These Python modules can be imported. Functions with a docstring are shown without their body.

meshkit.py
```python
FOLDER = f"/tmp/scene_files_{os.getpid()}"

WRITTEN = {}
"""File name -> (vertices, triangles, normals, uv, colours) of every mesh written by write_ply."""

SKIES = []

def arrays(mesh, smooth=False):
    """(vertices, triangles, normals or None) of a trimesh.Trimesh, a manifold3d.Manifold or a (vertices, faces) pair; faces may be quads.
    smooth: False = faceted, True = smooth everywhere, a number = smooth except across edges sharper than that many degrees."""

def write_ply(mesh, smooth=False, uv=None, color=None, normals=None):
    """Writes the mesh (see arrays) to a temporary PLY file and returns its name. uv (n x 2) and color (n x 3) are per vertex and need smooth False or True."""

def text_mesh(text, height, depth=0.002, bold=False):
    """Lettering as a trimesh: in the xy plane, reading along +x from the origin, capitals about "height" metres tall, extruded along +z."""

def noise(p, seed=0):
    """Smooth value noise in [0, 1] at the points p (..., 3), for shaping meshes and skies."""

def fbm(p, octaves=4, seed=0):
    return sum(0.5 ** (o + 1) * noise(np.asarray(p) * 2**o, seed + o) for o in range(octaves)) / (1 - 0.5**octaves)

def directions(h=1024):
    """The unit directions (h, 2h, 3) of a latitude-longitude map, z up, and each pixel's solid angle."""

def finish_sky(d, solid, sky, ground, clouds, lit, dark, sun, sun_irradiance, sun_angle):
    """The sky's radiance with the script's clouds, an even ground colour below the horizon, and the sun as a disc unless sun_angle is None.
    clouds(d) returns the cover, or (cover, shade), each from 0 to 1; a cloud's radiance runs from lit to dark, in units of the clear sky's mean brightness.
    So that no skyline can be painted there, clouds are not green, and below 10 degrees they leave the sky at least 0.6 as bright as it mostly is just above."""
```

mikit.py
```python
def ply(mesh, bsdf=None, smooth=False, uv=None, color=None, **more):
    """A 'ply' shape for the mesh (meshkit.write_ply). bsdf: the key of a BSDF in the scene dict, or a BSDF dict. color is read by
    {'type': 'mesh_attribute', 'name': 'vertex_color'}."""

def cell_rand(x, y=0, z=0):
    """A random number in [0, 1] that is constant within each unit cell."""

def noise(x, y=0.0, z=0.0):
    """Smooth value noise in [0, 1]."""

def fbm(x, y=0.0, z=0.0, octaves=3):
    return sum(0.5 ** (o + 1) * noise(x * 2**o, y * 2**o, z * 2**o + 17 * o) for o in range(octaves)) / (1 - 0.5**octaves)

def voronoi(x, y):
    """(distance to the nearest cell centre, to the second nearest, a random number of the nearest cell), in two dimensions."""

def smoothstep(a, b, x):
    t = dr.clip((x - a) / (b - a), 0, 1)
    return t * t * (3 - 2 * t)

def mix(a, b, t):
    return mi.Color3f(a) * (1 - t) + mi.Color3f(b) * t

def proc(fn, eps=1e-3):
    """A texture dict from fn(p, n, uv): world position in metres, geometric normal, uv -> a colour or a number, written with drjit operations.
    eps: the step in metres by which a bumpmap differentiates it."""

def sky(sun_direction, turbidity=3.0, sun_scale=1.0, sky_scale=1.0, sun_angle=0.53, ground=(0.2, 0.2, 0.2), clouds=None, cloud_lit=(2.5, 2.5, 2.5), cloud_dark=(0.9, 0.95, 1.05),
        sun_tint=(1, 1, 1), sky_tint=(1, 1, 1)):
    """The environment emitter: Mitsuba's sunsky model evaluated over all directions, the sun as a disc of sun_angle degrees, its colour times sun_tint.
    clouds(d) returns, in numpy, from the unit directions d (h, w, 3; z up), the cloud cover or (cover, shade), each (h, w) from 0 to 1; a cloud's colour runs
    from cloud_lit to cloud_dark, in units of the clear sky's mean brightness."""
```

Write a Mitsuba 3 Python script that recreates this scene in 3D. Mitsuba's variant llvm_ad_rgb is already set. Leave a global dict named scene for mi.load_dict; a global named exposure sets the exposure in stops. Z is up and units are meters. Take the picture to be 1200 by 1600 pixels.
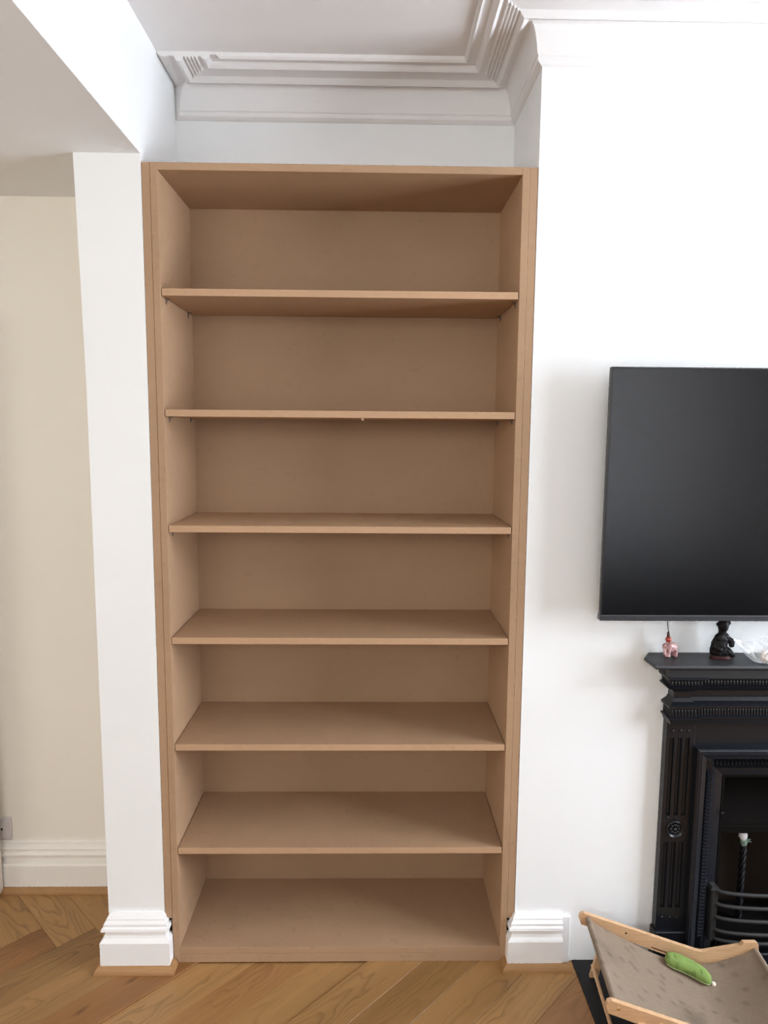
import math, random
import numpy as np, trimesh, manifold3d as m3
import drjit as dr, mitsuba as mi
import mikit, meshkit
from mikit import proc, noise, fbm, voronoi, cell_rand, smoothstep, mix
from shapely.geometry import Polygon, box as sbox

random.seed(7); rng = np.random.default_rng(7)
T = mi.ScalarTransform4f
scene, labels = {}, {}

# ------------------------------------------------------------------ camera, light, exposure
EYE = np.array([0.0, -2.0, 1.67958])
RIGHT = np.array([0.99985, -0.015695, 0.007808]); UP = np.array([-0.00592, 0.116938, 0.993122]); FWD = np.array([0.016501, 0.993015, -0.116827])
scene['camera'] = {'type': 'perspective', 'fov': math.degrees(2 * math.atan(600 / 1069.01)), 'fov_axis': 'x', 'near_clip': 0.02, 'far_clip': 100,
                   'to_world': T().look_at(origin=EYE.tolist(), target=(EYE + FWD).tolist(), up=UP.tolist())}
exposure = -0.14
WINDOW_LIGHT = (23.0, 25.2, 28.0)     # window in the right wall: bright overcast daylight in its panes
REAR_LIGHT = (8.0, 7.9, 7.6)           # window behind the viewer, warmer daylight

LEFT_FILL = (7.6, 7.3, 6.6)         # unseen fill window added in the left wall beyond the beam

# ------------------------------------------------------------------ helpers
def rgb(r, g, b):
    f = lambda c: c / 12.92 if c <= 0.04045 else ((c + 0.055) / 1.055) ** 2.4
    return tuple(f(x / 255) for x in (r, g, b))
def numbered(key):
    if key not in scene and key not in labels and not any(k.startswith(key + '__') for k in scene): return key
    i = 1
    while True:
        k = f'{key}_{i:03d}'
        if k not in scene and k not in labels and not any(q.startswith(k + '__') for q in scene): return k
        i += 1
def obj(name, mesh, bsdf, parent=None, smooth=False, label=None, **more):
    key = numbered((parent + '__' if parent else '') + name)
    if isinstance(mesh, list): mesh = trimesh.util.concatenate(mesh)
    scene[key] = mikit.ply(mesh, bsdf, smooth=smooth, **more)
    if label: labels.setdefault(key, {})['label'] = label
    return key
def tag(key, label, cat=None, group=None, kind=None):
    d = labels.setdefault(key, {})
    d['label'] = label
    if cat: d['category'] = cat
    if group: d['group'] = group
    if kind: d['kind'] = kind
    return key
def struct(name, mesh, bsdf, label, parent=None, smooth=False, cat=None, **more):
    k = obj(name, mesh, bsdf, parent, smooth, **more)
    tag(k, label, cat, kind='structure')
    return k
def tm(man):
    m = man.to_mesh(); return trimesh.Trimesh(m.vert_properties[:, :3], m.tri_verts, process=False)
def man(mesh):
    mesh = mesh.copy(); mesh.merge_vertices()
    return m3.Manifold(m3.Mesh(np.asarray(mesh.vertices, np.float32), np.asarray(mesh.faces, np.uint32)))
def box(x0, x1, y0, y1, z0, z1, b=0.0):
    if x0 > x1: x0, x1 = x1, x0
    if y0 > y1: y0, y1 = y1, y0
    if z0 > z1: z0, z1 = z1, z0
    if b <= 0:
        return trimesh.creation.box(bounds=[[x0, y0, z0], [x1, y1, z1]])
    P = []
    for sx in (0, 1):
        for sy in (0, 1):
            for sz in (0, 1):
                c = np.array([(x0, x1)[sx], (y0, y1)[sy], (z0, z1)[sz]], float)
                d = np.array([b * (1 - 2 * sx), b * (1 - 2 * sy), b * (1 - 2 * sz)])
                for k in range(3):
                    e = d.copy(); e[k] = 0; P.append(c + e)
    return tm(m3.Manifold.hull_points(np.array(P, np.float64)))
def hull(P): return tm(m3.Manifold.hull_points(np.array(P, np.float64)))
def extrude(poly, h): return trimesh.creation.extrude_polygon(poly, h, engine='earcut')
def ok(m):
    if m.volume < 0: m.invert()
    return m
def run(path, prof, closed=False, ends=(0.0, 0.0), only=None):
    """Sweeps the profile (offset to the right of the path, z) along a path in plan, mitred at its corners."""
    P = [np.array(p, float) for p in path]; n = len(P); out = []
    D = [(P[i + 1] - P[i]) / np.linalg.norm(P[i + 1] - P[i]) for i in range(n - 1)]
    def turn(a, b): return math.atan2(-(a[0] * b[1] - a[1] * b[0]), a @ b)      # right turn positive
    poly = Polygon(prof)
    for i in range(n - 1):
        if only is not None and i not in only: continue
        k0 = ends[0] if i == 0 else math.tan(turn(D[i - 1], D[i]) / 2)
        k1 = ends[1] if i == n - 2 else -math.tan(turn(D[i], D[i + 1]) / 2)
        m = extrude(poly, 1.0); v = np.array(m.vertices)
        L = np.linalg.norm(P[i + 1] - P[i]); t = v[:, 2]
        al = (1 - t) * (k0 * v[:, 0]) + t * (L + k1 * v[:, 0])
        nr = np.array([D[i][1], -D[i][0]])
        xy = P[i] + al[:, None] * D[i] + v[:, :1] * nr
        m = trimesh.Trimesh(np.column_stack([xy, v[:, 1]]), m.faces, process=False)
        out.append(ok(m))
    return out
def xz_to_plan(ms):      # sweep made in plan (x, y) with height -> elevation: plan y becomes z, profile z becomes depth towards the viewer
    out = []
    for m in ms:
        v = np.array(m.vertices); out.append(ok(trimesh.Trimesh(np.column_stack([v[:, 0], -v[:, 2], v[:, 1]]), m.faces, process=False)))
    return out
def rod(a, b, r, sides=20):
    return trimesh.creation.cylinder(r, segment=[a, b], sections=sides)
def ball(c, r, sub=2, sc=(1, 1, 1)):
    m = trimesh.creation.icosphere(sub, 1.0); m.apply_scale(np.array(sc, float) * r); m.apply_translation(c); return m
def lathe(prof, c=(0, 0, 0), n=32):
    m = trimesh.creation.revolve(np.array(prof, float), sections=n); m.apply_translation(c); return ok(m)
def tube(pts, radii, sides=12, cap=True):
    p = np.asarray(pts, float); r = np.broadcast_to(radii, (len(p),)); t = np.gradient(p, axis=0); t /= np.linalg.norm(t, axis=1)[:, None]
    ref = np.array([0, 0, 1.0]) if abs(t[0, 2]) < .9 else np.array([1.0, 0, 0]); V = []
    for i in range(len(p)):
        a = np.cross(t[i], ref); a /= np.linalg.norm(a); b = np.cross(t[i], a)
        q = np.arange(sides) * 2 * np.pi / sides; V.append(p[i] + r[i] * (np.cos(q)[:, None] * a + np.sin(q)[:, None] * b))
    V = np.vstack(V); Fc = []
    for i in range(len(p) - 1):
        for j in range(sides):
            A, B = i * sides + j, i * sides + (j + 1) % sides; Fc += [[A, B, B + sides], [A, B + sides, A + sides]]
    if cap:
        V = np.vstack([V, p[:1], p[-1:]]); e = len(p) * sides
        for j in range(sides):
            Fc.append([e, (j + 1) % sides, j]); o = (len(p) - 1) * sides; Fc.append([e + 1, o + j, o + (j + 1) % sides])
    m = trimesh.Trimesh(V, Fc, process=False); return ok(m)
def blob(balls, edge=0.004, it=8):
    """One continuous surface: hulls of linked spheres [(centre, radius), (centre, radius)] united and smoothed."""
    parts = []
    for ch in balls:
        P = [np.array(trimesh.creation.icosphere(2, r).vertices) + np.array(c) for c, r in ch]
        parts.append(m3.Manifold.hull_points(np.vstack(P).astype(np.float64)))
    u = m3.Manifold.batch_boolean(parts, m3.OpType.Add).refine_to_length(edge)
    m = tm(u); m.merge_vertices(); trimesh.smoothing.filter_taubin(m, iterations=it); return m

# ------------------------------------------------------------------ materials
def mat(key, col, rough=0.6, spec=0.4, **kw):
    c = col if isinstance(col, dict) else {'type': 'rgb', 'value': list(col)}
    scene[key] = {'type': 'twosided', 'bsdf': {'type': 'principled', 'base_color': c, 'roughness': rough, 'specular': spec, **kw}}
def diffuse(key, col):
    c = col if isinstance(col, dict) else {'type': 'rgb', 'value': list(col)}
    scene[key] = {'type': 'twosided', 'bsdf': {'type': 'diffuse', 'reflectance': c}}

def wall_fn(p, n, uv):
    k = fbm(p.x * 2.1 + 3, p.y * 2.1, p.z * 2.1, 3)
    return mi.Color3f(0.79, 0.80, 0.80) * (0.975 + 0.05 * k)
def hall_fn(p, n, uv):
    k = fbm(p.x * 1.7 + 9, p.y * 1.7, p.z * 1.7, 3)
    return mi.Color3f(0.77, 0.735, 0.66) * (0.97 + 0.06 * k)
diffuse('paint_wall', proc(wall_fn))
diffuse('paint_hall', proc(hall_fn))
diffuse('paint_rear', (0.72, 0.72, 0.73))
diffuse('paint_grey', (0.30, 0.30, 0.31))
diffuse('paint_ceiling', (0.78, 0.765, 0.755))
mat('paint_gloss', (0.80, 0.80, 0.80), 0.34, 0.45)
mat('paint_hall_gloss', (0.76, 0.74, 0.70), 0.4, 0.4)

def mdf_fn(p, n, uv):
    a = fbm(p.x * 5 + 11, p.y * 5, p.z * 5, 4)
    s = noise(p.x * 420, p.y * 420, p.z * 420)
    f = noise(p.x * 900 + 5, p.y * 900, p.z * 900)
    d = smoothstep(0.80, 0.95, noise(p.x * 60 + 31, p.y * 60, p.z * 60)) * 0.06
    return mi.Color3f(rgb(160, 129, 101)) * (0.90 + 0.16 * a + 0.10 * (s - 0.5) + 0.06 * (f - 0.5) - d)
mat('mdf', proc(mdf_fn), 0.62, 0.3)
def mdf_shelf_fn(p, n, uv):      # light caught by the front-facing shelf edges is put into their colour
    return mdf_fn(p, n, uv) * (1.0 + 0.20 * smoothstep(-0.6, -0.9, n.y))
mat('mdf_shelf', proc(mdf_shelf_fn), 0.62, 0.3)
def mdf_edge_fn(p, n, uv):
    s = noise(p.x * 300, p.y * 300, p.z * 300); a = fbm(p.x * 7, p.y * 7, p.z * 7 + 4, 3)
    return mi.Color3f(rgb(196, 162, 131)) * (0.90 + 0.14 * a + 0.12 * (s - 0.5))
mat('mdf_edge', proc(mdf_edge_fn), 0.72, 0.2)

BW, NB = 0.127, 5          # oak board width, boards are NB widths long
def oak_fn(p, n, uv):
    s, q = (p.x + p.y) * 0.70711, (p.x - p.y) * 0.70711
    a, b = (s + 0.676) / BW + NB, (q + 0.897) / BW
    ai, bi = dr.floor(a), dr.floor(b)
    t = ai - bi; t = t - 2 * NB * dr.floor(t / (2 * NB) + 1e-4)
    H = t < NB - 0.5
    i1 = dr.select(H, ai - t, ai); i2 = dr.select(H, bi, bi + t - NB + 400)
    r1, r2, r3 = cell_rand(i1, i2, 1), cell_rand(i1, i2, 2), cell_rand(i1, i2, 3)
    u = dr.select(H, s, q) + r1 * 37.0; v0 = dr.select(H, b - bi, a - ai) - 0.5
    v = v0 * BW + r2 * 11.0
    # cathedral grain: rings cut at a low angle, wandering along the board
    warp = fbm(u * 1.7, v * 6.0, r3 * 50, 3) - 0.5
    ring = (v0 - 0.6 * (r2 - 0.5)) * (v0 - 0.6 * (r2 - 0.5)) * 9.0 + u * (2.4 + 2.5 * r1) + warp * 5.0 + (fbm(u * 14, v * 40, 5, 2) - 0.5) * 0.9
    rr = ring * 1.6; rr = rr - dr.floor(rr)
    line = smoothstep(0.55, 0.92, rr) * (1 - smoothstep(0.94, 1.0, rr))
    fig = smoothstep(0.35, 0.7, fbm(u * 2.2 + 7, v * 7, r1 * 20, 2))
    fine = noise(u * 22, v * 700, r1 * 9)
    d1, d2, kr = voronoi(u * 2.4, v * 6.0)
    kn = fbm(u * 40, v * 60, 2, 2)
    knot = (1 - smoothstep(0.0, 0.05 + 0.09 * kn, d1)) * dr.select(kr > 0.80, 1.0, 0.0)
    base = mix(rgb(96, 66, 34), rgb(172, 131, 84), 0.08 + 0.55 * r3 + 0.42 * fbm(u * 1.3, v * 6, 2, 3))
    base = mix(base, mi.Color3f(rgb(140, 88, 50)), smoothstep(0.74, 0.80, r1) * 0.35)
    streak = fbm(u * 1.1 + 4, v * 42, r2 * 30, 3) - 0.5
    c = base * (1.0 - 0.27 * line * (0.15 + 0.85 * fig) + 0.10 * (fine - 0.5) + 0.34 * streak)
    return mix(c, mi.Color3f(rgb(88, 54, 28)), knot * 0.7)
mat('oak_floor', proc(oak_fn), 0.42, 0.4)
def bead_fn(p, n, uv):
    g = noise(p.x * 18, p.y * 300, p.z * 500)
    return mix(rgb(140, 102, 64), rgb(166, 126, 84), 0.5 * g + 0.5 * fbm(p.x * 5, p.y * 5, p.z * 30, 2))
mat('oak_bead', proc(bead_fn), 0.45, 0.35)
def beech_fn(p, n, uv):
    g = noise(p.x * 14 + 3, p.y * 60, p.z * 220); k = noise(p.x * 90, p.y * 300, p.z * 700)
    return mix(rgb(182, 142, 104), rgb(204, 167, 130), 0.6 * g + 0.4 * k)
mat('beech', proc(beech_fn), 0.42, 0.4)
mat('iron', (0.007, 0.0078, 0.0105), 0.30, 0.36)
mat('iron_painted', (0.016, 0.017, 0.019), 0.52, 0.5)
mat('iron_matt', (0.012, 0.011, 0.011), 0.7, 0.25)
mat('soot', (0.006, 0.005, 0.0045), 0.95, 0.03)
def slate_fn(p, n, uv):
    return mi.Color3f(0.010, 0.0095, 0.010) * (0.8 + 0.5 * fbm(p.x * 14, p.y * 14, 1, 3))
mat('fire_brick', rgb(46, 38, 32), 0.9, 0.1)
mat('iron_grate', (0.020, 0.019, 0.018), 0.6, 0.35)
mat('slate', proc(slate_fn), 0.5, 0.25)
mat('tv_plastic', (0.012, 0.012, 0.013), 0.35, 0.5)
mat('tv_strip', (0.035, 0.036, 0.04), 0.3, 0.5)
scene['tv_glass'] = {'type': 'twosided', 'bsdf': {'type': 'roughplastic', 'distribution': 'beckmann', 'int_ior': 2.0, 'alpha': 0.06, 'diffuse_reflectance': {'type': 'rgb', 'value': [0.003, 0.003, 0.0035]}}}
mat('socket_white', (0.55, 0.52, 0.52), 0.3, 0.5)
mat('dark_slot', (0.01, 0.01, 0.01), 0.8, 0.1)
mat('pin_steel', (0.12, 0.10, 0.08), 0.4, 0.5, metallic=0.6)
mat('brass', (0.75, 0.55, 0.25), 0.28, 0.5, metallic=1.0)
def linen_fn(p, n, uv):
    w = noise(p.x * 700, p.y * 700, p.z * 200); y = noise(p.x * 90, p.y * 700, 3)
    d1, d2, kr = voronoi(p.x * 24 + p.y * 6, p.y * 21)
    spot = (1 - smoothstep(0.04, 0.30, d1)) * dr.select(kr > 0.35, 1.0, 0.0) * (0.5 + 0.6 * noise(p.x * 160, p.y * 160, 2))
    st = smoothstep(0.55, 0.8, fbm(p.x * 9, p.y * 9, 8, 3))
    c = mi.Color3f(rgb(130, 114, 98)) * (0.86 + 0.2 * w + 0.10 * (y - 0.5))
    return c * (1 - 0.26 * spot - 0.30 * st)
mat('linen', proc(linen_fn), 0.9, 0.1, sheen=0.3)
def pod_fn(p, n, uv):
    k = fbm(p.x * 60, p.y * 60, p.z * 60, 3); f = noise(p.x * 900, p.y * 900, p.z * 900)
    st = smoothstep(0.62, 0.78, noise(p.x * 110, p.y * 50, p.z * 60))
    return mi.Color3f(rgb(116, 138, 76)) * (0.80 + 0.3 * k + 0.12 * f - 0.30 * st)
mat('felt_green', proc(pod_fn), 0.95, 0.1, sheen=0.5)
mat('felt_pale', rgb(178, 196, 140), 0.95, 0.1)
mat('felt_white', rgb(226, 214, 200), 0.9, 0.1)
def rose_fn(p, n, uv):
    k = fbm(p.x * 120, p.y * 120, p.z * 120, 4)
    return mix(rgb(128, 84, 84), rgb(206, 168, 164), smoothstep(0.3, 0.7, k))
mat('pink_stone', proc(rose_fn), 0.35, 0.5)
mat('bead_red', rgb(150, 50, 36), 0.22, 0.6, clearcoat=0.6)
mat('bead_dark', rgb(58, 40, 34), 0.25, 0.5)
mat('cord', rgb(50, 44, 40), 0.8, 0.2)
mat('ebony', (0.006, 0.005, 0.005), 0.5, 0.14)
mat('ebony_red', rgb(48, 16, 16), 0.5, 0.2)
mat('bud_white', rgb(232, 232, 236), 0.5, 0.4)
mat('leaf_pale', rgb(120, 140, 126), 0.6, 0.3)
def shell_fn(p, n, uv):
    k = fbm(p.x * 190, p.y * 190, p.z * 190, 3)
    return mix(rgb(150, 126, 112), rgb(240, 230, 220), smoothstep(0.25, 0.6, k))
mat('shell', proc(shell_fn), 0.4, 0.4)
mat('shell_white', rgb(246, 240, 232), 0.35, 0.5)
mat('shell_brown', rgb(150, 118, 100), 0.4, 0.4)
scene['film_clear'] = {'type': 'blendbsdf', 'weight': 0.17, 'a': {'type': 'thindielectric', 'int_ior': 1.5}, 'b': {'type': 'twosided', 'bsdf': {'type': 'diffuse', 'reflectance': {'type': 'rgb', 'value': [0.9, 0.93, 0.96]}}}}
mat('sofa_cloth', (0.018, 0.019, 0.022), 0.95, 0.1)
mat('sofa_leg', rgb(90, 62, 40), 0.5, 0.3)

# ------------------------------------------------------------------ room shell
XB, XR = -0.647, 0.4576           # nib's right face, chimney breast's left face
YB = 0.367                        # back wall of the alcove and of the room on the left
ZC, ZL = 2.79, 2.4365             # ceiling, lower ceiling
BRX = 2.12                        # right end of the chimney breast
XW, YW, XL = 3.0, -3.6, -4.2      # right wall, rear wall, left wall
struct('floor', box(XL, XW, YW, YB, -0.05, -0.007), 'oak_floor', 'oak herringbone floor in front of the shelving')
# herringbone boards, each a part of the floor
def herring():
    out = []
    for bi in range(-30, 40):
        for ai in range(-40, 50):
            t = (ai - bi) % (2 * NB)
            if t == 0: out.append((ai, ai + NB, bi, bi + 1))
            elif t == NB: out.append((ai, ai + 1, bi - NB + 1, bi + 1))
    return out
hidden = [sbox(XB - 0.02, XR + 0.02, 0.0, 1), sbox(XR, 3, -0.001, 1), sbox(0.66, 3, -0.62, 0.4), sbox(-0.815, XB, 0.0, 1)]
from shapely.ops import unary_union
hid = unary_union(hidden); view = sbox(-1.9, -1.75, 1.5, YB)
for a0, a1, b0, b1 in herring():
    def pt(a, b):
        s, q = (a - NB) * BW - 0.676, b * BW - 0.897
        return ((s + q) * 0.70711, (s - q) * 0.70711)
    g = 0.0004
    quad = Polygon([pt(a0, b0), pt(a1, b0), pt(a1, b1), pt(a0, b1)])
    vis = quad.intersection(view).difference(hid)
    if vis.area < 0.004: continue
    clip = quad.intersection(sbox(XL, YW, XW, YB))
    o = np.array(clip.buffer(-g, join_style=2).exterior.coords)[:-1]; i = np.array(clip.buffer(-g - 0.0011, join_style=2).exterior.coords)[:-1]
    z = rng.uniform(-0.0003, 0.0)
    obj('plank', hull([(*p, -0.0065) for p in o] + [(*p, z - 0.0009) for p in o] + [(*p, z) for p in i]), 'oak_floor', 'floor')

struct('wall_back', box(XB - 0.09, XW, YB, YB + 0.1, 0, ZC + 0.1), 'paint_wall', 'white back wall of the alcove, seen above the shelving')
struct('wall_hall', box(XL, XB - 0.09, YB, YB + 0.1, 0, ZC + 0.1), 'paint_hall', 'cream wall set back behind the pillar on the left')
# nib: leans a little to the left near its top
def nib():
    x0, x1 = -0.8215, XB; P = [(x0, 0), (x1, 0), (x1, ZL), (x0 - 0.0105, ZL), (x0 - 0.004, 2.08), (x0, 1.8)]
    m = extrude(Polygon(P), YB); v = np.array(m.vertices)
    return ok(trimesh.Trimesh(np.column_stack([v[:, 0], v[:, 2], v[:, 1]]), m.faces, process=False))
struct('wall_nib', nib(), 'paint_wall', 'narrow white pillar left of the shelving')
struct('beam', box(-0.832, XB, YW, YB, ZL, ZC), 'paint_wall', 'white downstand beam running from the pillar towards the viewer')
struct('ceiling', box(XB, XW, YW, YB, ZC, ZC + 0.1), 'paint_ceiling', 'white main ceiling above the shelving')
struct('ceiling_001', box(XL, -0.832, YW, YB, ZL, ZL + 0.1), 'paint_wall', 'lower white ceiling at the left')
# chimney breast with the opening for the fire
OX0, OX1, OZ = 1.087, 1.493, 0.636
chim = man(box(XR, BRX, 0, YB, 0, ZC)) - man(box(OX0, OX1, -0.1, 0.30, -0.1, OZ))
struct('wall_chimney', tm(chim), 'paint_wall', 'white chimney breast wall to the right of the shelving')
# unseen walls, with a bay window in the right one and an added fill window in the left one
def wall_hole(x0, x1, y0, y1, z0, z1, hy0, hy1, hz0, hz1):
    return tm(man(box(x0, x1, y0, y1, z0, z1)) - man(box(x0 - .1, x1 + .1, hy0, hy1, hz0, hz1)))
WY0, WY1, WZ0, WZ1 = -1.65, -0.22, 0.80, 2.55
struct('wall_right', wall_hole(XW, XW + 0.15, YW, YB + .1, 0, ZC, WY0, WY1, WZ0, WZ1), 'paint_grey', 'grey right wall with a sash window')
VX0, VX1, VZ0, VZ1 = -2.20, 0.60, 0.9, 2.60
UY0, UY1, UZ0, UZ1 = -3.2, -1.1, 0.9, 2.38
struct('wall_left', wall_hole(XL - 0.15, XL, YW, YB + .1, 0, ZC, UY0, UY1, UZ0, UZ1), 'paint_grey', 'grey left wall with an opening for the added window')
struct('wall_rear', tm(man(box(XL, XW, YW - 0.15, YW, 0, ZC)) - man(box(VX0, VX1, YW - .3, YW + .1, VZ0, VZ1))), 'paint_rear', 'white wall with a window behind the viewer')
def window(name, at, p0, p1, z0, z1, cols, light, label, low=1.0):
    """A sash window of cols bays with daylight in its panes; at(along, depth) gives the plan point, depth > 0 towards the room."""
    def bx(a0, a1, d0, d1, za, zb):
        A, C = at(a0, d0), at(a1, d1); return box(A[0], C[0], A[1], C[1], za, zb, .003)
    labels[name] = {'label': label, 'kind': 'structure'}
    obj('frame', [bx(p0, p0 + .05, -.05, .05, z0, z1), bx(p1 - .05, p1, -.05, .05, z0, z1), bx(p0, p1, -.05, .05, z0, z0 + .05), bx(p0, p1, -.05, .05, z1 - .05, z1)], 'paint_gloss', name)
    zm = (z0 + z1) / 2; w = (p1 - p0 - .05) / cols
    obj('meeting_rail', bx(p0 + .05, p1 - .05, -.03, .03, zm - .025, zm + .025), 'paint_gloss', name)
    for i in range(1, cols):
        a = p0 + .025 + i * w; obj('mullion', bx(a - .04, a + .04, -.045, .045, z0 + .05, z1 - .05), 'paint_gloss', name)
    inward = np.array([*at(0, 1), 0.0]) - np.array([*at(0, 0), 0.0])
    for i in range(cols):
        a, b = p0 + .025 + i * w + .03, p0 + .025 + (i + 1) * w - .03
        for za, zb in ((z0 + .05, zm - .025), (zm + .025, z1 - .05)):
            q = np.array([[*at(a, 0), za], [*at(b, 0), za], [*at(b, 0), zb], [*at(a, 0), zb]]); f = [[0, 1, 2], [0, 2, 3]]
            if np.cross(q[1] - q[0], q[2] - q[0]) @ inward < 0: f = [[0, 2, 1], [0, 3, 2]]
            obj('pane', trimesh.Trimesh(q, f, process=False), 'dark_slot', name, emitter={'type': 'area', 'radiance': {'type': 'rgb', 'value': [c * (low if za < z0 + .1 else 1.0) for c in light]}})
window('window_1', lambda a, d: (XW + 0.08 - d, a), WY0, WY1, WZ0, WZ1, 2, WINDOW_LIGHT, 'white sash window with bright daylight panes in the right wall')
window('window_2', lambda a, d: (a, YW - 0.08 + d), VX0, VX1, VZ0, VZ1, 3, REAR_LIGHT, 'white window with daylight panes behind the viewer', 0.15)   # unseen window; its lower panes are dimmed so the light comes from high up
window('window_3', lambda a, d: (XL - 0.08 + d, a), UY0, UY1, UZ0, UZ1, 2, LEFT_FILL, 'added unseen window with fill light panes in the left wall', 0.5)

# cornice: plaster mouldings along ceiling and wall; (distance from the wall, height)
low = [(0.192, ZC), (0.190, ZC - .010), (0.184, ZC - .015), (0.178, ZC - .010), (0.173, ZC - .007), (0.156, ZC - .008), (0.151, ZC - .016), (0.142, ZC - .022), (0.134, ZC - .018), (0.130, ZC - .013)]
plain = [(0.084, ZC - .015)]
flute = []
for i in range(4):
    d = 0.121 - i * 0.0104
    flute += [(d, ZC - .014), (d - .0022, ZC - .020), (d - .0048, ZC - .020), (d - .007, ZC - .014)]
flute += [(0.079, ZC - .014)]
tail = [(0.075, ZC - .022), (0.066, ZC - .028), (0.058, ZC - .025), (0.050, ZC - .018), (0.042, ZC - .018), (0.034, ZC - .026), (0.027, ZC - .040), (0.022, ZC - .060), (0.018, ZC - .088),
        (0.014, ZC - .091), (0.016, ZC - .096), (0.015, ZC - .104), (0.009, ZC - .108), (0.005, ZC - .112), (0.0, ZC - .113), (0.0, ZC)]
cpath = [(XB, 0.174), (XB, YB), (XR, YB), (XR, 0.0), (BRX, 0.0), (BRX, YB), (XW, YB)]
stub = low + flute + [(0.075, ZC - .022), (0.066, ZC - .028), (0.058, ZC - .025), (0.050, ZC - .013), (0.036, ZC - .012), (0.022, ZC - .016), (0.004, ZC - .010), (0.0, ZC)]
corn = run(cpath, low + plain + tail, only=(1, 3, 4, 5)) + run(cpath, low + flute + tail, only=(2,)) + run(cpath, stub, only=(0,))
struct('trim_1', corn, 'paint_ceiling', 'moulded white plaster cornice around the top of the alcove', smooth=35)

# skirting boards with oak quadrant beads; (distance from the wall, height)
def skirt_prof(h, t=0.034, z0=0.0):
    s = h / 0.177
    P = [(0, z0), (t, z0), (t, .094), (t - .004, .100), (t - .010, .104), (t - .014, .112), (t - .014, .122), (t - .008, .126), (t - .003, .131), (t - .005, .138), (t - .012, .1405), (t - .012, .143), (t - .010, .150), (t - .017, .157), (t - .018, .1595), (t - .017, .162), (t - .021, .170), (t - .028, .177), (0, .177)]
    return [(a, b * s if b > z0 else b) for a, b in P]
bead_prof = lambda t: [(t, 0), (t + .017, 0), (t + .016, .007), (t + .011, .015), (t + .005, .0195), (t, .020)]
nm = run([(-0.8035, YB), (-0.8035, 0.0), (XB - 0.013, 0.0), (XB - 0.013, 0.010)], skirt_prof(.177, .036))
struct('baseboard_nib', nm, 'paint_gloss', 'moulded white skirting block around the foot of the pillar', smooth=25)
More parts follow.
